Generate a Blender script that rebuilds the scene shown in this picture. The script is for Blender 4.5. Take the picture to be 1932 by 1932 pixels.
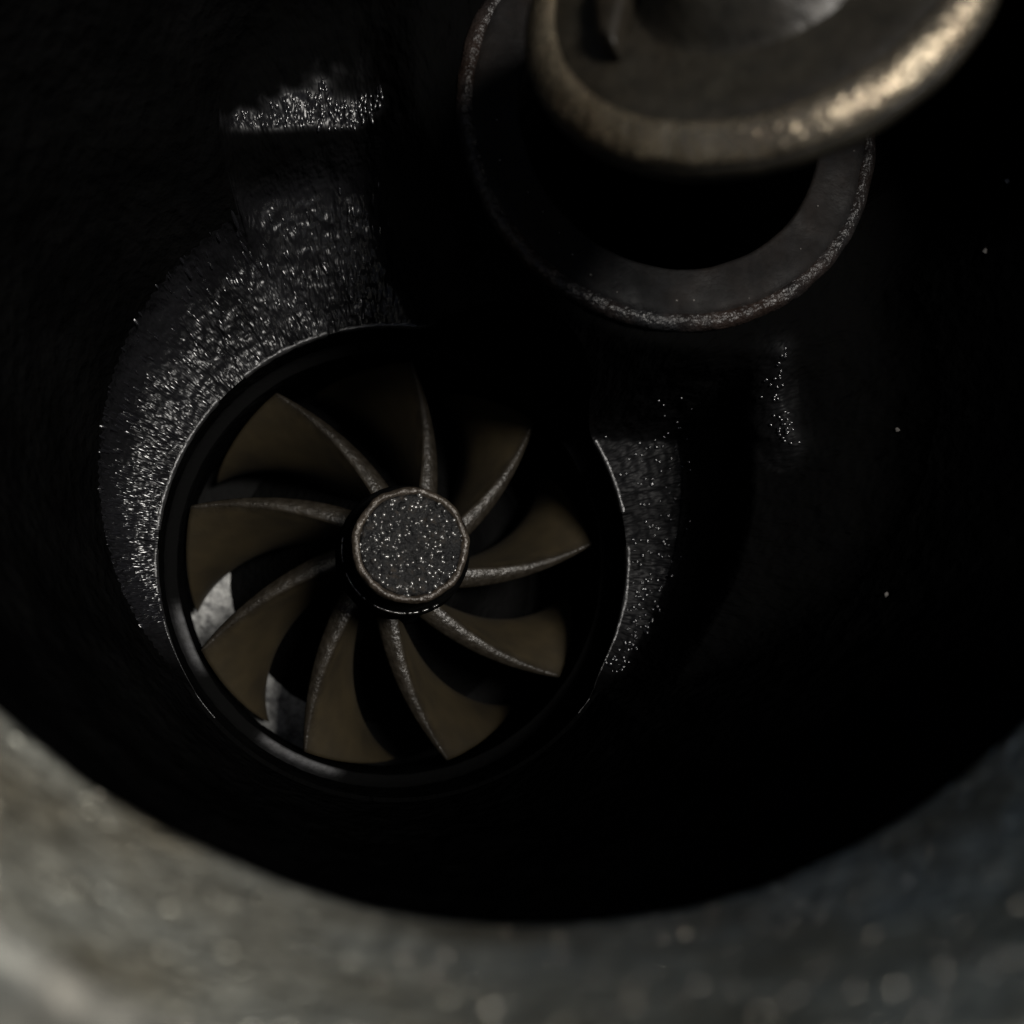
import bpy, bmesh, math, random
from mathutils import Matrix, Vector, noise

for o in list(bpy.data.objects):
    bpy.data.objects.remove(o)
scene = bpy.context.scene
C = scene.collection
random.seed(7)

# ---------------------------------------------------------------- camera  (1 unit = 10 cm, +Z = out of the outlet)
CAM = Vector((0.0, 0.0, 1.2))
ROT = Matrix(((0.98431775, -0.02055711, -0.17520264),
              (0.0, 0.99318671, -0.11653391),
              (0.17640453, 0.11470639, 0.97761132)))
cam = bpy.data.cameras.new('camera')
cam.sensor_width = 36.0
cam.lens = 36.0 * 2250 / 1932
cam.clip_start = 0.01
cam.clip_end = 100.0
cam.dof.use_dof = True
cam.dof.focus_distance = -(ROT.transposed() @ (Vector((0.1, 0.1, 0.06)) - CAM)).z
cam.dof.aperture_fstop = 2.3
cam_o = bpy.data.objects.new('camera', cam)
cam_o.matrix_world = Matrix.Translation(CAM) @ ROT.to_4x4()
C.objects.link(cam_o)
scene.camera = cam_o

# ---------------------------------------------------------------- sky, sun, exposure
SUN_AZ, SUN_EL = math.radians(19), math.radians(73)       # azimuth from +X towards +Y
world = bpy.data.worlds.new('World')
scene.world = world
world.use_nodes = True
wn = world.node_tree
sky = wn.nodes.new('ShaderNodeTexSky')
sky.sky_type = 'NISHITA'
sky.sun_disc = False
sky.sun_elevation = SUN_EL
sky.sun_rotation = math.pi / 2 - SUN_AZ
wn.links.new(sky.outputs[0], wn.nodes['Background'].inputs[0])
wn.nodes['Background'].inputs[1].default_value = 0.05
sun = bpy.data.lights.new('sun', 'SUN')
sun.energy = 5.0
sun.angle = math.radians(13)
sun.color = (1.0, 0.96, 0.90)
sun_o = bpy.data.objects.new('sun', sun)
sd = Vector((math.cos(SUN_EL) * math.cos(SUN_AZ), math.cos(SUN_EL) * math.sin(SUN_AZ), math.sin(SUN_EL)))
sun_o.rotation_euler = sd.to_track_quat('Z', 'Y').to_euler()
sun_o.location = sd * 3
C.objects.link(sun_o)
scene.view_settings.view_transform = 'Standard'
scene.view_settings.look = 'None'
scene.view_settings.gamma = 1.0
scene.view_settings.use_curve_mapping = False
scene.view_settings.exposure = -0.1
scene.cycles.max_bounces = 6
scene.cycles.use_denoising = True
scene.cycles.denoising_prefilter = 'ACCURATE'

# ---------------------------------------------------------------- helpers
PI = math.pi
def tag(o, label, cat, group=None):
    o['label'] = label; o['category'] = cat
    if group: o['group'] = group
    return o
def empty(name, loc):
    o = bpy.data.objects.new(name, None); o.location = loc
    o.empty_display_size = 0.05
    C.objects.link(o)
    return o
def link_mesh(name, verts, faces, mat, parent=None, smooth=True, grain=None):
    me = bpy.data.meshes.new(name)
    me.from_pydata([tuple(v) for v in verts], [], faces)
    me.update()
    if smooth:
        me.polygons.foreach_set('use_smooth', [True] * len(me.polygons))
    if grain is not None:
        at = me.attributes.new('grain', 'FLOAT_VECTOR', 'POINT')
        at.data.foreach_set('vector', [c for g in grain for c in g])
    me.materials.append(mat)
    o = bpy.data.objects.new(name, me)
    C.objects.link(o)
    if parent:
        o.parent = parent
    return o
def grid_faces(nu, nv, wrap):          # nu columns round, nv rows
    f = []
    for j in range(nv - 1):
        for i in range(nu if wrap else nu - 1):
            a = j * nu + i; b = j * nu + (i + 1) % nu
            f.append((a, b, b + nu, a + nu))
    return f
def lathe(name, prof, mat, parent, centre=(0, 0), segs=160, rough=0.0, freq=60, wob=None, cap=False):
    verts = []
    for (r, z) in prof:
        for i in range(segs):
            a = 2 * PI * i / segs
            x, y = math.cos(a), math.sin(a)
            rr, zz = r, z
            if wob: rr += wob(a, r, z)
            if rough:
                p = Vector((rr * x, rr * y, z)) * freq
                rr += rough * noise.noise(p); zz += rough * noise.noise(p + Vector((31, 7, 3)))
            verts.append((centre[0] + rr * x, centre[1] + rr * y, zz))
    faces = grid_faces(segs, len(prof), True)
    if cap:
        faces.append(tuple((len(prof) - 1) * segs + i for i in range(segs)))
    return link_mesh(name, verts, faces, mat, parent)
def arc(cx, cz, r, a0, a1, n):
    return [(cx + r * math.cos(math.radians(a0 + (a1 - a0) * k / n)), cz + r * math.sin(math.radians(a0 + (a1 - a0) * k / n))) for k in range(n + 1)]
def sstep(a, b, x):
    t = min(1, max(0, (x - a) / (b - a)))
    return t * t * (3 - 2 * t)

class NB:                              # small node builder
    def __init__(s, name):
        s.m = bpy.data.materials.new(name); s.m.use_nodes = True
        s.t = s.m.node_tree; s.b = s.t.nodes['Principled BSDF']
    def n(s, ty, **kw):
        x = s.t.nodes.new(ty)
        for k, v in kw.items():
            if k in x.inputs.keys(): x.inputs[k].default_value = v
            else: setattr(x, k, v)
        return x
    def l(s, a, b): s.t.links.new(a, b)
    def coord(s, attr=None, scale=(1, 1, 1)):
        if attr:
            a = s.n('ShaderNodeAttribute', attribute_name=attr).outputs['Vector']
        else:
            a = s.n('ShaderNodeTexCoord').outputs['Object']
        mp = s.n('ShaderNodeMapping'); mp.inputs['Scale'].default_value = scale
        s.l(a, mp.inputs['Vector']); return mp.outputs[0]
    def noise(s, co, scale, detail=3, rough=0.5):
        x = s.n('ShaderNodeTexNoise'); x.inputs['Scale'].default_value = scale
        x.inputs['Detail'].default_value = detail; x.inputs['Roughness'].default_value = rough
        s.l(co, x.inputs['Vector']); return x.outputs['Fac']
    def voro(s, co, scale, feature='F1'):
        x = s.n('ShaderNodeTexVoronoi'); x.feature = feature; x.inputs['Scale'].default_value = scale
        s.l(co, x.inputs['Vector']); return x.outputs['Distance']
    def ramp(s, fac, stops):
        x = s.n('ShaderNodeValToRGB'); e = x.color_ramp.elements
        while len(e) < len(stops): e.new(0.5)
        for k, (p, c) in enumerate(stops):
            e[k].position = p; e[k].color = (c, c, c, 1) if isinstance(c, (int, float)) else (*c, 1)
        s.l(fac, x.inputs[0]); return x.outputs[0]
    def domes(s, co, scale, lo=0.12, hi=0.42):
        # scattered rounded beads: random radius per cell
        x = s.n('ShaderNodeTexVoronoi'); x.inputs['Scale'].default_value = scale
        s.l(co, x.inputs['Vector'])
        sep = s.n('ShaderNodeSeparateColor'); s.l(x.outputs['Color'], sep.inputs[0])
        p = s.n('ShaderNodeMath', operation='POWER'); s.l(sep.outputs[0], p.inputs[0]); p.inputs[1].default_value = 2.0
        rr = s.n('ShaderNodeMapRange'); s.l(p.outputs[0], rr.inputs['Value']); rr.inputs['To Min'].default_value = lo; rr.inputs['To Max'].default_value = hi
        q = s.n('ShaderNodeMath', operation='DIVIDE'); s.l(x.outputs['Distance'], q.inputs[0]); s.l(rr.outputs[0], q.inputs[1])
        q2 = s.n('ShaderNodeMath', operation='MULTIPLY'); s.l(q.outputs[0], q2.inputs[0]); s.l(q.outputs[0], q2.inputs[1])
        d = s.n('ShaderNodeMath', operation='SUBTRACT', use_clamp=True); d.inputs[0].default_value = 1.0; s.l(q2.outputs[0], d.inputs[1])
        h = s.n('ShaderNodeMath', operation='MULTIPLY'); s.l(d.outputs[0], h.inputs[0]); s.l(rr.outputs[0], h.inputs[1])
        return h.outputs[0]
    def bump(s, h, dist, strength=1.0, prev=None):
        x = s.n('ShaderNodeBump'); x.inputs['Distance'].default_value = dist; x.inputs['Strength'].default_value = strength
        s.l(h, x.inputs['Height'])
        if prev is not None: s.l(prev, x.inputs['Normal'])
        return x.outputs[0]
    def set(s, **kw):
        for k, v in kw.items():
            k = k.replace('_', ' ')
            i = s.b.inputs[k]
            if hasattr(v, 'is_linked'): s.l(v, i)
            else: i.default_value = v
        return s.m

def soot(name, attr, base, rough, spec, bscale, bdist, stretch=(1, 1, 1)):
    b = NB(name); co = b.coord(attr, stretch); oc = b.coord()
    h1 = b.noise(co, bscale, 3, 0.6)
    nrm = b.bump(h1, bdist)
    if attr:
        nrm = b.bump(b.domes(co, 105), 0.0035, prev=nrm); nrm = b.bump(b.domes(co, 60), 0.004, prev=nrm)
    else:
        nrm = b.bump(b.voro(co, bscale * 0.7), bdist * 0.6, prev=nrm)
    patch = b.noise(oc, 14, 4)
    col = b.ramp(patch, [(0.3, tuple(c * 0.6 for c in base)), (0.7, tuple(c * 1.4 for c in base))])
    ro = b.ramp(b.noise(oc, 40, 3), [(0.3, rough * 0.8), (0.7, rough * 1.25)])
    if attr:                           # mask that places the sparkle: glossy inside it, duller and darker soot outside
        gloss = b.n('ShaderNodeAttribute', attribute_name='gloss').outputs['Fac']
        a1 = b.n('ShaderNodeMath', operation='MULTIPLY'); b.l(gloss, a1.inputs[0]); a1.inputs[1].default_value = spec
        a2 = b.n('ShaderNodeMapRange'); b.l(gloss, a2.inputs['Value']); a2.inputs['To Min'].default_value = 0.8; a2.inputs['To Max'].default_value = rough
        mx = b.n('ShaderNodeMix', data_type='RGBA'); b.l(gloss, mx.inputs['Factor']); mx.inputs['A'].default_value = (0.0014, 0.0014, 0.0014, 1); b.l(col, mx.inputs['B'])
        return b.set(Base_Color=mx.outputs['Result'], Roughness=a2.outputs[0], Specular_IOR_Level=a1.outputs[0], Normal=nrm)
    return b.set(Base_Color=col, Roughness=ro, Specular_IOR_Level=spec, Normal=nrm)

M = {}
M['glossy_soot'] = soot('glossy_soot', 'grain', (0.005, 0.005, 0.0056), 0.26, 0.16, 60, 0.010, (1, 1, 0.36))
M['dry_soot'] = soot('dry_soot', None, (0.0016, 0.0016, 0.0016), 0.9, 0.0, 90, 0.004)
M['bore_soot'] = soot('bore_soot', None, (0.0025, 0.0025, 0.0025), 0.95, 0.0, 150, 0.002)

def steel(name, base, rust, rough, metal, spec=0.5, grainy=0, bd=0.0008, bs=160):
    b = NB(name); oc = b.coord()
    f = b.noise(oc, 9, 5, 0.6)
    col = b.n('ShaderNodeMix', data_type='RGBA')
    b.l(b.ramp(f, [(0.42, 0.0), (0.72, 1.0)]), col.inputs['Factor'])
    col.inputs['A'].default_value = (*base, 1); col.inputs['B'].default_value = (*rust, 1)
    fine = b.noise(oc, 70, 4, 0.65)
    mul = b.n('ShaderNodeMix', data_type='RGBA', blend_type='MULTIPLY'); mul.inputs['Factor'].default_value = 1
    b.l(col.outputs['Result'], mul.inputs['A']); b.l(b.ramp(fine, [(0.3, 0.55), (0.65, 1.15)]), mul.inputs['B'])
    nrm = b.bump(b.noise(oc, bs, 3, 0.6), bd)
    if grainy: nrm = b.bump(b.domes(oc, 85, 0.15, 0.5), grainy, prev=nrm)
    ro = b.ramp(b.noise(oc, 30, 3), [(0.3, rough * 0.8), (0.7, rough * 1.2)])
    return b.set(Base_Color=mul.outputs['Result'], Roughness=ro, Metallic=metal, Specular_IOR_Level=spec, Normal=nrm)
M['flange_steel'] = steel('flange_steel', (0.62, 0.61, 0.515), (0.30, 0.25, 0.16), 0.32, 0.55, grainy=0.018, bd=0.014, bs=70)
M['valve_steel'] = steel('valve_steel', (0.018, 0.0158, 0.0115), (0.013, 0.010, 0.0068), 0.42, 0.1, 0.25, bd=0.0012, bs=110)
M['seat_steel'] = steel('seat_steel', (0.005, 0.005, 0.0053), (0.007, 0.005, 0.004), 0.7, 0.0, 0.08, bd=0.0012, bs=120)
M['floor_steel'] = steel('floor_steel', (0.24, 0.24, 0.23), (0.12, 0.115, 0.11), 0.5, 0.2, bd=0.004, bs=90)
M['rim_steel'] = steel('rim_steel', (0.17, 0.17, 0.145), (0.12, 0.105, 0.08), 0.5, 0.3, bd=0.003, bs=70)
M['lip_steel'] = steel('lip_steel', (0.008, 0.008, 0.0085), (0.018, 0.011, 0.008), 0.36, 0.0, 0.16, bd=0.005, bs=90)
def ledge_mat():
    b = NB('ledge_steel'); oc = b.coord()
    sl = b.n('ShaderNodeAttribute', attribute_name='sunlit').outputs['Fac']
    mx = b.n('ShaderNodeMix', data_type='RGBA'); b.l(sl, mx.inputs['Factor'])
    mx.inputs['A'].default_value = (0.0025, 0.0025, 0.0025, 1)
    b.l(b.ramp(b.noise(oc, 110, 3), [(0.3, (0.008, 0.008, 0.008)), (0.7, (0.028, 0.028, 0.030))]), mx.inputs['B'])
    sp = b.n('ShaderNodeMath', operation='MULTIPLY_ADD'); b.l(sl, sp.inputs[0]); sp.inputs[1].default_value = 0.4; sp.inputs[2].default_value = 0.0
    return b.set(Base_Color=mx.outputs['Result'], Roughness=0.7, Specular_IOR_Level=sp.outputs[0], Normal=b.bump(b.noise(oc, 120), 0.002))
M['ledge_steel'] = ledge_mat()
M['cap_steel'] = steel('cap_steel', (0.040, 0.033, 0.025), (0.024, 0.016, 0.011), 0.38, 0.3, bd=0.003, bs=150)
M['valve_rim_steel'] = steel('valve_rim_steel', (0.22, 0.185, 0.13), (0.12, 0.09, 0.058), 0.27, 0.8, bd=0.0025, bs=150)
M['edge_steel'] = steel('edge_steel', (0.045, 0.045, 0.046), (0.01, 0.01, 0.01), 0.35, 0.5, bd=0.002, bs=150)
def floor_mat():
    b = NB('floor_sun_soot'); oc = b.coord()
    sl = b.n('ShaderNodeAttribute', attribute_name='sunlit').outputs['Fac']
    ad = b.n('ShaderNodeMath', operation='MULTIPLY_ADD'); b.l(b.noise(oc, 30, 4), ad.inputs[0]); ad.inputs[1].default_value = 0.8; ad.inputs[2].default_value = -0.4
    sm = b.n('ShaderNodeMath', operation='ADD'); b.l(ad.outputs[0], sm.inputs[0]); b.l(sl, sm.inputs[1])
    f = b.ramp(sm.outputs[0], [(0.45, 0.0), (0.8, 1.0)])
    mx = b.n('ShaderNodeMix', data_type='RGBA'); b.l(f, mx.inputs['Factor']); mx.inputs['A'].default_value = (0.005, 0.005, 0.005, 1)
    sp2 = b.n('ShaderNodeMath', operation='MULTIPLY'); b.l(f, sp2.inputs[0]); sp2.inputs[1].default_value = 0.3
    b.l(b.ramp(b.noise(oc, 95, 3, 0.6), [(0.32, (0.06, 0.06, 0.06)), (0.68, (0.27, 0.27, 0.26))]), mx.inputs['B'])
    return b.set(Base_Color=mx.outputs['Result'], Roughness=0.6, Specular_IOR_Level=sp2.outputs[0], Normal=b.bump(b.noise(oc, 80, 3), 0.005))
M['floor_sun_soot'] = floor_mat()
M['outer_iron'] = steel('outer_iron', (0.10, 0.085, 0.075), (0.14, 0.07, 0.035), 0.7, 0.3, bd=0.003, bs=60)

def blade_mat():
    b = NB('blade_alloy'); oc = b.coord()
    ed = b.n('ShaderNodeAttribute', attribute_name='edge').outputs['Fac']
    en = b.n('ShaderNodeMath', operation='MULTIPLY_ADD'); b.l(b.noise(oc, 75, 4, 0.7), en.inputs[0]); en.inputs[1].default_value = 0.9; en.inputs[2].default_value = -0.45
    es = b.n('ShaderNodeMath', operation='ADD'); b.l(ed, es.inputs[0]); b.l(en.outputs[0], es.inputs[1])
    ed = b.ramp(es.outputs[0], [(0.35, 0.0), (1.0, 1.0)])
    brown = b.ramp(b.noise(oc, 25, 4), [(0.3, (0.0135, 0.0098, 0.0042)), (0.7, (0.025, 0.0180, 0.0076))])
    grey = b.ramp(b.noise(oc, 70, 4, 0.7), [(0.34, (0.009, 0.0072, 0.005)), (0.62, (0.020, 0.0168, 0.0128)), (0.80, (0.040, 0.035, 0.029))])
    mx = b.n('ShaderNodeMix', data_type='RGBA')
    b.l(ed, mx.inputs['Factor']); b.l(brown, mx.inputs['A']); b.l(grey, mx.inputs['B'])
    h = b.noise(oc, 170, 3, 0.7)
    bp = b.n('ShaderNodeBump'); bp.inputs['Distance'].default_value = 0.0035
    b.l(h, bp.inputs['Height'])
    st = b.n('ShaderNodeMath', operation='MULTIPLY_ADD'); b.l(ed, st.inputs[0]); st.inputs[1].default_value = 0.42; st.inputs[2].default_value = 0.08
    b.l(st.outputs[0], bp.inputs['Strength'])
    ro = b.n('ShaderNodeMath', operation='MULTIPLY_ADD'); b.l(ed, ro.inputs[0]); ro.inputs[1].default_value = -0.25; ro.inputs[2].default_value = 0.58
    return b.set(Base_Color=mx.outputs['Result'], Roughness=ro.outputs[0], Metallic=0.2, Specular_IOR_Level=0.45, Normal=bp.outputs[0])
M['blade_alloy'] = blade_mat()

def cap_mat():
    b = NB('cast_cap'); oc = b.coord()
    n1 = b.noise(oc, 190, 3, 0.7)
    nrm = b.bump(n1, 0.0022); nrm = b.bump(b.domes(oc, 120), 0.003, prev=nrm)
    col = b.ramp(b.noise(oc, 110, 3, 0.7), [(0.34, (0.003, 0.003, 0.0034)), (0.56, (0.007, 0.0069, 0.0069)), (0.80, (0.026, 0.020, 0.015))])
    return b.set(Base_Color=col, Roughness=0.4, Metallic=0.0, Specular_IOR_Level=0.06, Normal=nrm)
M['cast_cap'] = cap_mat()
b_ = NB('grit_grey'); M['grit_grey'] = b_.set(Base_Color=(0.14, 0.13, 0.12, 1), Roughness=0.5)

# ---------------------------------------------------------------- the housing
AX = Vector((0.1005, 0.097))           # wheel axis
RB = 0.2363                            # bore edge radius
BC, BR = Vector((0.102, 0.174)), 0.293 # scooped recess round the bore
SC = Vector((0.327, 0.483)); SZ = 0.237 # wastegate seat
LC, LR, LZ = Vector((0.139, 0.276)), 0.417, 0.57   # lower lip of the outlet pipe
TC, TR, TZ = Vector((0.180, 0.263)), 0.446, 0.75   # upper rim of the outlet pipe

housing = tag(empty('turbine_housing', (AX.x, AX.y, -0.42)), 'sooty cast iron turbocharger housing seen down its outlet, surrounding the bladed wheel', 'turbo housing')
hp = Vector(housing.location)
def house(name, fn, *a, **k):
    o = fn(name, *a, **k)
    o.parent = housing
    o.matrix_parent_inverse = Matrix.Translation(-hp)
    return o

W2, R2 = SC, 0.262
ROOMS = [(BC, BR - 0.004), (Vector((0.05, 0.478)), 0.130), (W2, R2), (Vector((0.28, 0.24)), 0.28)]
def wall_sdf(p):
    return min((p - c).length - r for c, r in ROOMS)
FIL = 0.034
def height(p):
    d = p - AX; r = d.length
    u = d / r
    q = AX - BC; bq = q.dot(u); disc = bq * bq - q.length_squared + BR * BR
    rb = max(-bq + math.sqrt(max(disc, 0)), RB + 0.008)
    dd = min(r, rb) - RB
    ang = math.degrees(math.atan2(d.y, d.x)) % 360
    steep = (1 - sstep(130, 168, ang)) * sstep(80, 105, ang)
    flat = sstep(285, 310, ang) if ang > 180 else 1 - sstep(35, 70, ang)
    z = (0.16 + 0.20 * steep + 0.02 * flat) * dd + (1.8 - 0.9 * steep - 0.9 * sstep(150, 180, ang) * (1 - sstep(240, 270, ang))) * (1 - 0.7 * flat) * dd * dd          # scooped recess round the bore
    s = max(0.0, r - rb)
    # shelf above the recess at the upper left: steep step, then a gentle slope
    up = sstep(62, 76, ang) * (1 - sstep(118, 128, ang))
    sy = p.y - (0.484 + 0.13 * (p.x - 0.03))
    z += up * (0.03 * sstep(0.0, 0.02, s) + 0.035 * sstep(-0.040, 0.006, sy) + max(0.0, sy - 0.008) * 0.24 + 2.5 * max(0.0, sy - 0.008) ** 2)
    # raised deck at the right and below
    dk = 1 - sstep(40, 60, ang) if ang < 180 else sstep(240, 300, ang)
    z += dk * (0.10 * sstep(0.0, 0.03, s) + (0.5 * max(0.0, p.x - 0.36) if s > 0 else 0))
    # wastegate boss
    db = (p - Vector((0.358, 0.535))).length
    boss = 1 - sstep(0.262, 0.318, db)
    z = z * (1 - boss) + 0.20 * boss
    # seat well
    ds = (p - SC).length
    z = z - 0.45 * (1 - sstep(0.150, 0.172, ds))
    # fold on the boss flank at right
    fa = Vector((0.424, 0.265)); fb = Vector((0.446, 0.192))
    ab = fb - fa; k = min(1, max(0, (p - fa).dot(ab) / ab.length_squared))
    fd = (p - (fa + ab * k)).length
    z += 0.016 * math.exp(-(fd / 0.016) ** 2)
    # wall fillet
    e = wall_sdf(p) + FIL
    if e > 0:
        e = min(e, FIL * 0.985)
        z += FIL - math.sqrt(FIL * FIL - e * e)
    P = Vector((p.x, p.y, z))
    am = min(1.0, (r - RB) / 0.012)
    z += am * (0.006 * noise.noise(P * 9) + 0.003 * noise.noise(P * 28) + 0.0014 * noise.noise(P * 95) + 0.0009 * noise.noise(P * 210))
    gloss = (1 - sstep(0.004, 0.020, s)) * (1 - boss) * sstep(0.008, 0.030, rb - RB) + up * sstep(-0.002, 0.008, sy) * (1 - sstep(0.4, 1.1, sy / max(0.004, 0.006 + 0.5 * (p.x + 0.088)) + 0.5 * noise.noise(Vector((p.x, p.y, 3)) * 70))) * (1 - 0.85 * sstep(0.005, 0.03, p.x) * sstep(0.018, 0.036, sy)) * (1 - sstep(0.25, 0.6, boss))  # highlight outline on recess and shelf drawn into the mask
    gloss *= 1 - 0.5 * flat
    gloss = max(gloss, math.exp(-(fd / 0.016) ** 2) * 0.5)
    gloss = min(1.0, max(0.004, gloss + 0.25 * noise.noise(P * 30) * (gloss > 0.05)))
    return z, gloss

NA, NR = 760, 150
rows = []
outl = []
for i in range(NA):
    a = 2 * PI * i / NA; u = Vector((math.cos(a), math.sin(a)))
    lo, hi = RB, 1.2
    # last crossing of the outline along the ray
    r = RB
    while wall_sdf(AX + u * r) < -0.0015 and r < 1.2: r += 0.002
    outl.append(max(r, RB + 0.004))
verts, grain, gloss_vals, dist = [], [], [], [0.0] * NA
for j in range(NR):
    for i in range(NA):
        a = 2 * PI * i / NA; u = Vector((math.cos(a), math.sin(a)))
        r = RB + (outl[i] - RB) * j / (NR - 1)
        p = AX + u * r
        zz, ww = height(p)
        gloss_vals.append(ww)
        verts.append((p.x, p.y, zz))
        if j:
            pv = verts[(j - 1) * NA + i]
            dist[i] += math.sqrt((p.x - pv[0]) ** 2 + (p.y - pv[1]) ** 2 + (zz - pv[2]) ** 2)
        grain.append((0.3 * u.x, 0.3 * u.y, dist[i]))
edge_rows = verts[-NA:]
inner = verts[:NA]
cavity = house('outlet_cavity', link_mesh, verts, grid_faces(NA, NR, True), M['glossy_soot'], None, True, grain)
cavity.data.attributes.new('gloss', 'FLOAT', 'POINT').data.foreach_set('value', gloss_vals)

def widen(a):  # invented bulge on the unseen right side, to let more sun in
    a = math.degrees(a) % 360
    a = a - 360 if a > 180 else a
    return 0.10 * sstep(-48, -15, a) * (1 - sstep(40, 100, a))

# cavity wall, from the edge of the floor up to the lip of the pipe
verts = []
NW = 40
for j in range(NW):
    f = j / (NW - 1)
    for i in range(NA):
        x, y, z = edge_rows[i]
        p = Vector((x, y)); d = (p - LC).normalized()
        q = LC + d * (LR + 0.004 + widen(math.atan2(d.y, d.x)))
        ff = 1 - (1 - f) ** 1.5
        bulge = 0.012 * math.sin(PI * f)
        pp = p.lerp(q, ff) + d * bulge
        zz = z + (LZ + 0.001 - z) * f
        P = Vector((pp.x, pp.y, zz))
        k = (0.006 * noise.noise(P * 12) + 0.003 * noise.noise(P * 40) + 0.0012 * noise.noise(P * 120)) * min(1, 4 * f) * min(1, 5 * (1 - f))
        pp = pp + d * k
        verts.append((pp.x, pp.y, zz))
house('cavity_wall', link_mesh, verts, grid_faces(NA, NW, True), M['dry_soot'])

# bore edge, ledge, shroud and volute behind the wheel
verts = []
for k, (dr, z) in enumerate([(0.0, None), (-0.0006, -0.006), (-0.0012, -0.045), (-0.0014, -0.060), (-0.0100, -0.064), (-0.0128, -0.066), (-0.0128, -0.075), (-0.0133, -0.16), (-0.010, -0.175), (0.02, -0.19)]):
    for i in range(NA):
        a = 2 * PI * i / NA; rr = RB + dr
        zz = inner[i][2] if z is None else z
        rr += 0.0006 * noise.noise(Vector((math.cos(a) * 20, math.sin(a) * 20, (z or 0) * 60)))
        verts.append((AX.x + rr * math.cos(a), AX.y + rr * math.sin(a), zz))
house('wheel_bore', link_mesh, verts, grid_faces(NA, 10, True), M['bore_soot'])
verts = []
for dr, dz in ((0.0030, 0.0012), (0.0012, 0.0018), (0.0, 0.0010), (-0.0008, -0.0008), (-0.0010, -0.004)):
    for i in range(NA):
        a = 2 * PI * i / NA
        k = 1 + 0.5 * noise.noise(Vector((math.cos(a) * 25, math.sin(a) * 25, 5)))
        k *= 1 - sstep(0.02, 0.05, inner[i][2]); k *= 0.12 + 0.88 * sstep(-0.55, -0.1, math.sin(a)); k += 0.05
        rr = RB + dr * k
        verts.append((AX.x + rr * math.cos(a), AX.y + rr * math.sin(a), inner[i][2] + dz * k))
ef = []
for (a_, b_, c_, d_) in grid_faces(NA, 5, True):
    i = a_ % NA; q = 360.0 * i / NA
    if inner[i][2] < 0.035 and not 222 < q < 318 and noise.noise(Vector((q * 0.07, 4, 1))) > -0.25:
        ef.append((a_, b_, c_, d_))
house('bore_edge', link_mesh, verts, ef, M['edge_steel'])
lathe_prof = [(RB - 0.0012, -0.050), (RB - 0.0035, -0.0535)] + [(RB - 0.010, -0.056)] + arc(RB - 0.0115, -0.058, 0.002, 80, 180, 5) + [(RB - 0.0132, -0.066)]
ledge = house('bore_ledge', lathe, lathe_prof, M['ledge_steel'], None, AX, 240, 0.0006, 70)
ledge.data.attributes.new('sunlit', 'FLOAT', 'POINT').data.foreach_set('value', [   # sunlit patches painted into the ledge colour
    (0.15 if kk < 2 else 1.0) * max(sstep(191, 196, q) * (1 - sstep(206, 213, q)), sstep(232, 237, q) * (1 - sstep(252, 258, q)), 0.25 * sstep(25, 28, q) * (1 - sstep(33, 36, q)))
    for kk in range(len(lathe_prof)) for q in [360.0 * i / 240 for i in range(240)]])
house('volute_wall', lathe, [(RB + 0.02, -0.19), (0.33, -0.198), (0.36, -0.24), (0.33, -0.275), (0.30, -0.275)], M['floor_steel'], None, AX, 120)
vf = house('volute_floor', lathe, [(0.30, -0.262), (0.27, -0.238), (0.17, -0.236), (0.12, -0.250), (0.02, -0.262)], M['floor_sun_soot'], None, AX, 160, 0.0015, 60, cap=True)
vf.data.attributes.new('sunlit', 'FLOAT', 'POINT').data.foreach_set('value', [max(0.0, min(1.0, sstep(160, 185, q) * (1 - sstep(255, 268, q)))) for _ in range(5) for q in [360.0 * i / 160 for i in range(160)]])  # sector where sun falls is painted lighter; the rest stays sooty

# wastegate seat and port
sp = [(0.1415, -0.30), (0.1420, 0.10), (0.1425, SZ - 0.036)] + arc(0.1455, SZ - 0.0335, 0.004, 190, 95, 5) + \
     [(0.152, SZ - 0.0292), (0.160, SZ - 0.0285), (0.168, SZ - 0.0280), (0.176, SZ - 0.0276), (0.1850, SZ - 0.0272), (0.1885, SZ - 0.032)]
house('wastegate_seat', lathe, sp, M['seat_steel'], None, SC, 220, 0.0016, 34)
lp = [(0.1835, SZ - 0.0290), (0.1850, SZ - 0.0268)] + arc(0.1905, SZ - 0.0345, 0.0085, 112, -15, 12) + [(0.201, SZ - 0.05), (0.205, SZ - 0.07)]
house('seat_lip', lathe, lp, M['lip_steel'], None, SC, 220, 0.0013, 40)
house('wastegate_port', lathe, [(0.1405, 0.0), (0.1405, -0.29), (0.02, -0.30)], M['dry_soot'], None, SC, 64, cap=True)

# outlet pipe, rim and flange
pipe = []
n = 20
verts = []
SEG = 260
prof = []
for k in range(n + 1):
    f = k / n
    prof.append((LC.lerp(TC, f), LR + (TR - LR) * f, LZ + (TZ - LZ) * f))
low = [(LC, LR + 0.06, LZ - 0.012), (LC, LR + 0.02, LZ - 0.012), (LC, LR + 0.006, LZ - 0.008)]
rim = [(TC, TR + x, TZ + z) for x, z in arc(0.012, 0.0, 0.012, 165, 15, 10)]
top = [(TC, TR + 0.0255, TZ - 0.006), (TC, TR + 0.029, TZ - 0.022), (TC, TR + 0.036, TZ - 0.027), (TC, TR + 0.10, TZ - 0.028), (TC, TR + 0.17, TZ - 0.028), (TC, TR + 0.18, TZ - 0.036), (TC, TR + 0.18, TZ - 0.10), (TC, TR + 0.17, TZ - 0.11), (TC, TR + 0.06, TZ - 0.12)]
def tall(a):                           # outlet wall raised at lower right, leaned in to keep sun off it
    a = math.degrees(a) % 360 - 360
    return sstep(-124, -92, a) * (1 - sstep(-50, -22, a))
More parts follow.
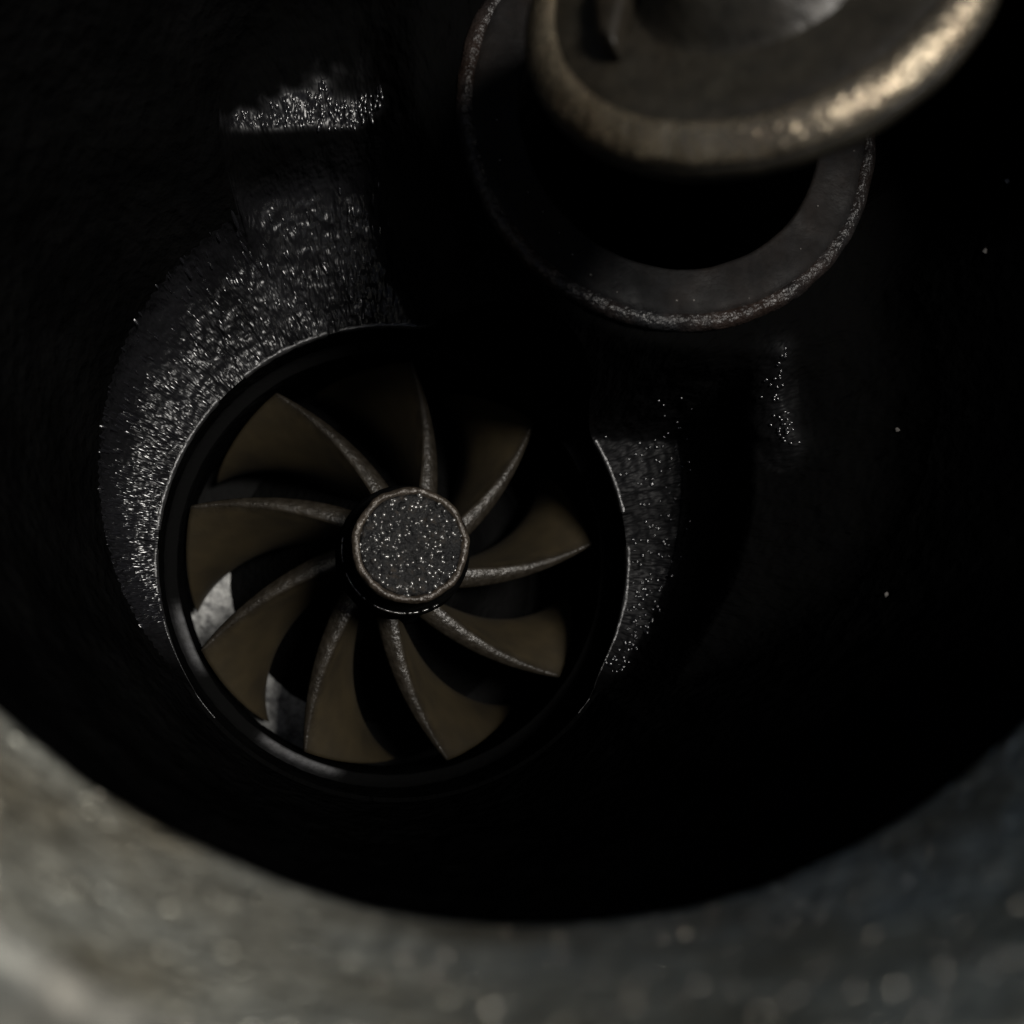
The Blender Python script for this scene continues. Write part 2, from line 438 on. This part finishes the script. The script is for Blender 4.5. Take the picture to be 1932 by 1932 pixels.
def ring_part(name, secs, mat):
    verts = []
    for (c, r, z) in secs:
        for i in range(SEG):
            a = 2 * PI * i / SEG; x, y = math.cos(a), math.sin(a)
            P = Vector((x, y, z))
            rise = (z - LZ) / (TZ - LZ) if z > LZ else 0
            w = tall(a) * max(0, min(1.3, rise))
            rr = r + widen(a) - 0.068 * w + 0.0022 * noise.noise(P * 3) + 0.0012 * noise.noise(Vector((x * 14, y * 14, z * 60)))
            verts.append((c.x + rr * x, c.y + rr * y, z + 0.10 * w))
    return house(name, link_mesh, verts, grid_faces(SEG, len(secs), True), mat)
ring_part('outlet_pipe', low + prof + rim[:2], M['flange_steel'])
ring_part('flange_rim', rim[1:] + top, M['rim_steel'])
house('housing_shell', lathe, [(0.57, 0.64), (0.62, 0.55), (0.64, 0.30), (0.64, 0.0), (0.60, -0.25), (0.52, -0.40), (0.05, -0.42)], M['outer_iron'], None, (0.21, 0.27), 120, 0.004, 12, cap=True)

# loose grit stuck to the sooty wall
verts, faces = [], []
def flake(x, y, z, s):
    b0 = len(verts)
    for k in range(5):
        a = 2 * PI * k / 5 + random.random()
        verts.append((x + s * math.cos(a) * random.uniform(.6, 1.2), y + s * math.sin(a) * random.uniform(.6, 1.2), z + random.uniform(-.3, .3) * s))
    verts.append((x, y, z + s * 0.7)); verts.append((x, y, z - s * 0.5))
    for k in range(5):
        faces.append((b0 + k, b0 + (k + 1) % 5, b0 + 5)); faces.append((b0 + (k + 1) % 5, b0 + k, b0 + 6))
GRIT = [(0.537, 0.202, 0.0030)]
for (x, y, s) in GRIT:
    flake(x, y, height(Vector((x, y)))[0] + s * 0.3, s)
for (x, y, z, s) in ((0.598, 0.405, 0.298, 0.0032), (0.576, 0.343, 0.294, 0.0026), (0.500, 0.049, 0.243, 0.0022)):
    flake(x, y, z, s)
for k in range(38):
    a = random.uniform(0, 2 * PI); rr = random.uniform(0.150, 0.180)
    flake(SC.x + rr * math.cos(a), SC.y + rr * math.sin(a), SZ - 0.0275, random.choice([.0008, .0010, .0014]))
g = house('grit', link_mesh, verts, faces, M['grit_grey'], None, False)
g['kind'] = 'stuff'

# beads of oily soot: real little domes that catch the light
b_ = NB('bead_soot'); M['bead_soot'] = b_.set(Base_Color=(0.006, 0.006, 0.007, 1), Roughness=0.20, Specular_IOR_Level=0.7)
b_ = NB('bead_steel'); M['bead_steel'] = b_.set(Base_Color=(0.13, 0.128, 0.125, 1), Roughness=0.14, Specular_IOR_Level=0.8, Metallic=0.7)
def bead_cloud(name, items, mat, parent):
    # items: (x, y, z, half length, half width, height, direction)
    verts, faces = [], []
    for it in items:
        x, y, z, L, Wd, H, a = it[:7]; slope = it[7] if len(it) > 7 else 0.0
        b0 = len(verts); ca, sa = math.cos(a), math.sin(a)
        if L > 2.2 * Wd:                                   # long run of soot: a little rounded rod
            for (st, sc) in ((-1.0, 0.25), (-0.72, 0.85), (-0.3, 1.0), (0.3, 0.96), (0.72, 0.8), (1.0, 0.2)):
                for (v0, h0) in ((-1.0, -0.3), (-0.7, 0.55), (0.0, 1.0), (0.7, 0.55), (1.0, -0.3)):
                    u, v = L * st, Wd * sc * v0
                    verts.append((x + u * ca - v * sa, y + u * sa + v * ca, z + slope * u + H * (h0 * sc if h0 > 0 else h0)))
            for m in range(5):
                for k in range(4):
                    faces.append((b0 + m * 5 + k, b0 + m * 5 + 5 + k, b0 + m * 5 + 6 + k, b0 + m * 5 + 1 + k))
            continue
        for (q, hh) in ((1.0, -0.25), (0.86, 0.5), (0.5, 0.86)):
            for k in range(7):
                t = 2 * PI * k / 7
                u, v = L * q * math.cos(t), Wd * q * math.sin(t)
                verts.append((x + u * ca - v * sa, y + u * sa + v * ca, z + H * hh))
        verts.append((x, y, z + H))
        for rr in (0, 7):
            for k in range(7):
                k2 = (k + 1) % 7
                faces.append((b0 + rr + k, b0 + rr + k2, b0 + rr + 7 + k2, b0 + rr + 7 + k))
        for k in range(7):
            faces.append((b0 + 14 + k, b0 + 14 + (k + 1) % 7, b0 + 21))
    o = link_mesh(name, verts, faces, mat, parent)
    o['kind'] = 'stuff'
    return o
items = []
rnd = random.Random(11)
while len(items) < 900:
    a = rnd.uniform(80, 232); f = rnd.random()
    dens = 0.16 + 0.84 * math.exp(-((a - 182) / 24) ** 2)
    if rnd.random() > dens: continue
    u = Vector((math.cos(math.radians(a)), math.sin(math.radians(a))))
    q = AX - BC; bq = q.dot(u); rb = -bq + math.sqrt(bq * bq - q.length_squared + BR * BR)
    if rb < RB + 0.012: continue
    p = AX + u * (RB + 0.003 + (rb - RB - 0.004) * f)
    z, w = height(p)
    if w < 0.72 or a < 92: continue
    s_ = rnd.uniform(0.35, 1.0) * (1.5 if rnd.random() < 0.10 else 1.0)
    items.append((p.x, p.y, z, 0.0056 * s_, 0.0016 * s_, 0.0015 * s_, math.radians(a) + rnd.gauss(0, 0.10), 0.55 * (height(p + u * 0.003)[0] - height(p - u * 0.003)[0]) / 0.006 + rnd.gauss(0, 0.10)))
while len(items) < 1060:                                   # shelf above the recess
    p = Vector((rnd.uniform(-0.09, 0.10), rnd.uniform(0.484, 0.59)))
    z, w = height(p)
    if w < 0.5: continue
    s_ = rnd.uniform(0.6, 1.3)
    items.append((p.x, p.y, z, 0.0042 * s_, 0.0015 * s_, 0.0011 * s_, math.radians(100) + rnd.gauss(0, 0.2)))
while len(items) < 1230:                                   # right hand recess, rounder drops
    a = rnd.uniform(-62, 32)
    u = Vector((math.cos(math.radians(a)), math.sin(math.radians(a))))
    q = AX - BC; bq = q.dot(u); rb = -bq + math.sqrt(bq * bq - q.length_squared + BR * BR)
    if rb < RB + 0.006: continue
    f = rnd.random() ** 0.6
    p = AX + u * (RB + 0.002 + (rb - RB + 0.002) * f)
    z, w = height(p)
    if w < 0.2: continue
    s_ = rnd.uniform(0.4, 1.0)
    items.append((p.x, p.y, z, 0.0029 * s_, 0.0024 * s_, 0.0016 * s_, rnd.uniform(0, PI)))
for k in range(46):                                        # a few on the fold of the boss
    t = rnd.random()
    p = Vector((0.422, 0.272)).lerp(Vector((0.447, 0.185)), t) + Vector((rnd.gauss(0, 0.005), rnd.gauss(0, 0.004)))
    z, w = height(p)
    items.append((p.x, p.y, z, 0.0022, 0.0016, 0.0012, rnd.uniform(0, PI)))
bc = bead_cloud('soot_bead', items, M['bead_soot'], None)
bc.parent = housing; bc.matrix_parent_inverse = Matrix.Translation(-hp)

# ---------------------------------------------------------------- the turbine wheel
wheel = tag(empty('turbine_rotor', (AX.x, AX.y, -0.25)), 'dark brown nine-bladed turbine wheel with speckled flat round hub', 'turbine wheel')
wz = -0.25
def scal(a, r, z):
    return (0.0004 * math.sin(9 * a + 1) + 0.0009 * noise.noise(Vector((math.cos(a) * 4.2, math.sin(a) * 4.2, 2)))) if z > 0.09 - wz else 0
hubp = [(0.196, -0.248), (0.180, -0.236), (0.150, -0.212), (0.118, -0.172), (0.092, -0.125), (0.075, -0.085), (0.068, -0.07), (0.062, -0.02), (0.0615, 0.030), (0.0632, 0.036), (0.0640, 0.046), (0.0632, 0.056), (0.060, 0.064), (0.056, 0.070), (0.0535, 0.082), (0.0528, 0.100)]
lathe('hub', [(r, z - wz) for r, z in hubp], M['bore_soot'], wheel, (0, 0), 140, 0.0007, 80)
lathe('cap_rim', [(r, z - wz) for r, z in [(0.0520, 0.094), (0.0532, 0.106)] + arc(0.0495, 0.1145, 0.0040, 0, 110, 8) + [(0.0462, 0.1160)]], M['cap_steel'], wheel, (0, 0), 140, 0.0007, 130, scal)
capp = [(0.0472, 0.1140), (0.0466, 0.1164), (0.044, 0.1172)] + [(0.041 - 0.0025 * k, 0.1170) for k in range(16)]
lathe('hub_cap', [(r, z - wz) for r, z in capp], M['cast_cap'], wheel, (0, 0), 140, 0.0012, 150, None, cap=True)

items = []
while len(items) < 260:
    a = rnd.uniform(0, 2 * PI); r = 0.047 * math.sqrt(rnd.random())
    s_ = 0.32 + 0.75 * rnd.random() ** 2
    items.append((r * math.cos(a), r * math.sin(a), 0.1170 - wz, 0.0026 * s_, 0.0022 * s_, 0.0017 * s_, rnd.uniform(0, PI)))
for k in range(90):                                        # dark collar under the cap
    a = math.radians(rnd.choice((180, 215, 222, 255, 262, 285)) + rnd.gauss(0, 7))
    r = 0.0605
    items.append((r * math.cos(a), r * math.sin(a), 0.0635 - wz, 0.0022, 0.0012, 0.0016, a + PI / 2))
bead_cloud('cast_grain', items, M['bead_steel'], wheel)

NRHO, NM = 40, 36
def blade_mesh():
    verts, edge = [], []
    RT = 0.2195
    def pt(rho, m, side):
        # m 0 at the trailing edge .. 1 deep; side 0 = lit face, 1 = back
        z0 = -0.035 + (-0.08 + 0.035) * rho ** 1.2
        z = z0 + (-0.215 - z0) * m
        rh = 0.057 + 0.10 * m ** 1.7
        r = rh + (RT - rh) * rho
        th = math.radians(-15.0 * (1 - rho) ** 1.0 + 27.5 * (1 - (1 - m) ** 1.7) * (0.75 + 0.25 * rho))
        w = (0.0235 - 0.0195 * rho ** 1.1) * (1 - 0.25 * m)
        return r, th, z, w
    cols = []
    ms = [(k / (NM - 1)) ** 1.5 for k in range(NM)]
    for m in reversed(ms): cols.append((m, 0.0, 0, 0))
    for q in (0.12, 0.3, 0.5, 0.7, 0.88): cols.append((0.0, q, 0.0028 * math.sin(PI * q), 1))
    for m in ms: cols.append((m, 1.0, 0, 0))
    for (m, q, dz, e) in cols:
        for k in range(NRHO):
            rho = k / (NRHO - 1)
            r, th, z, w = pt(rho, m, q)
            a = th - w * q / r
            z += dz * 1.6 * (1 - 0.6 * rho) - 0.30 * w * q * (1 if e or m == 0 else max(0, 1 - 6 * m))
            jit = 0.0005 * noise.noise(Vector((r * 120, a * 20, z * 90 + q * 3)))
            verts.append((r * math.cos(a), r * math.sin(a), z + jit - wz))
            edge.append(1.0 if e else (0.9 if m == 0 else max(0.0, 0.78 - m * 9)))
    faces = grid_faces(NRHO, len(cols), False)
    # tip strip closes front to back
    nc = len(cols)
    for j in range(nc // 2):
        a, b = j * NRHO + NRHO - 1, (nc - 1 - j) * NRHO + NRHO - 1
        a2, b2 = (j + 1) * NRHO + NRHO - 1, (nc - 2 - j) * NRHO + NRHO - 1
        if a2 != b2: faces.append((a, b, b2, a2))
    me = bpy.data.meshes.new('blade')
    me.from_pydata(verts, [], faces); me.update()
    bm = bmesh.new(); bm.from_mesh(me); bmesh.ops.recalc_face_normals(bm, faces=bm.faces); bm.to_mesh(me); bm.free()
    at = me.attributes.new('edge', 'FLOAT', 'POINT'); at.data.foreach_set('value', edge)
    me.polygons.foreach_set('use_smooth', [True] * len(me.polygons))
    me.materials.append(M['blade_alloy'])
    return me
bl = bpy.data.objects.new('blade', blade_mesh())
C.objects.link(bl); bl.parent = wheel
for k in range(9):
    o = bl if k == 0 else bl.copy()
    if k: C.objects.link(o); o.parent = wheel
    o.rotation_euler = (0, 0, math.radians(6.3 + 40 * k))

# ---------------------------------------------------------------- the wastegate valve, standing open
VC = Vector((0.2754, 0.4376, 0.521)); VN = Vector((-0.6217, 0.4183, 1)).normalized(); VR = 0.155
valve = tag(empty('wastegate_valve', VC), 'open round steel wastegate valve flap with bright rim above the seat ring', 'valve flap')
valve.rotation_euler = VN.to_track_quat('Z', 'Y').to_euler()
dp = [(0.02, -0.045), (0.10, -0.045), (0.128, -0.044), (0.140, -0.040), (VR - 0.003, -0.028), (VR, -0.022), (VR, -0.012)] + [(VR - 0.010, -0.010), (0.138, -0.006), (0.131, 0.0004), (0.114, 0.0008), (0.09, 0.0005), (0.05, 0.0005), (0.01, 0.0005)]
lathe('valve_disc', dp, M['valve_steel'], valve, (0, 0), 180, 0.0008, 40, cap=True)
lathe('valve_rim', [(VR - 0.0015, -0.0125), (VR + 0.0003, -0.0100), (VR - 0.0004, -0.0075), (VR - 0.0030, -0.0040), (VR - 0.0065, -0.0005), (VR - 0.0105, 0.0022), (VR - 0.0150, 0.0040), (VR - 0.0190, 0.0044), (VR - 0.0220, 0.0034), (VR - 0.0245, 0.0002)], M['valve_rim_steel'], valve, (0, 0), 180, 0.0008, 40)
lathe('boss', [(0.078, 0.0), (0.0745, 0.002), (0.071, 0.006), (0.060, 0.020), (0.055, 0.026), (0.050, 0.028), (0.02, 0.028)], M['valve_steel'], valve, (0, 0), 90, 0.0012, 40, cap=True)
def slab(name, pts, z0, z1, bev, mat, parent):
    bm = bmesh.new()
    v = [bm.verts.new((x, y, z0)) for x, y in pts]
    f = bm.faces.new(v)
    ex = bmesh.ops.extrude_face_region(bm, geom=[f])
    for q in ex['geom']:
        if isinstance(q, bmesh.types.BMVert): q.co.z = z1
    bmesh.ops.recalc_face_normals(bm, faces=bm.faces)
    bmesh.ops.bevel(bm, geom=list(bm.edges), offset=bev, segments=4, profile=0.5, affect='EDGES')
    me = bpy.data.meshes.new(name); bm.to_mesh(me); bm.free()
    me.polygons.foreach_set('use_smooth', [True] * len(me.polygons))
    me.materials.append(mat)
    o = bpy.data.objects.new(name, me); C.objects.link(o); o.parent = parent
    return o
slab('lever_arm', [(0.03, -0.035), (0.03, 0.035), (-0.05, 0.045), (-0.24, 0.05), (-0.24, -0.05), (-0.05, -0.045)], 0.024, 0.05, 0.008, M['valve_steel'], valve)
slab('rib', [(0.098, -0.036), (0.092, -0.054), (0.06, -0.078), (-0.05, -0.105), (-0.06, -0.088), (0.05, -0.056)], -0.003, 0.020, 0.006, M['valve_steel'], valve)
# the shaft that the lever swings on, let into the housing wall above the valve
verts = []
shaft = [(0.004, -0.17), (0.022, -0.17), (0.024, -0.165), (0.024, -0.06), (0.034, -0.058), (0.034, 0.058), (0.024, 0.06), (0.024, 0.225), (0.004, 0.23)]
for (r, y) in shaft:
    for i in range(40):
        a = 2 * PI * i / 40
        verts.append((-0.235 + r * math.cos(a), y, 0.035 + r * math.sin(a)))
link_mesh('lever_shaft', verts, grid_faces(40, len(shaft), True), M['valve_steel'], valve)
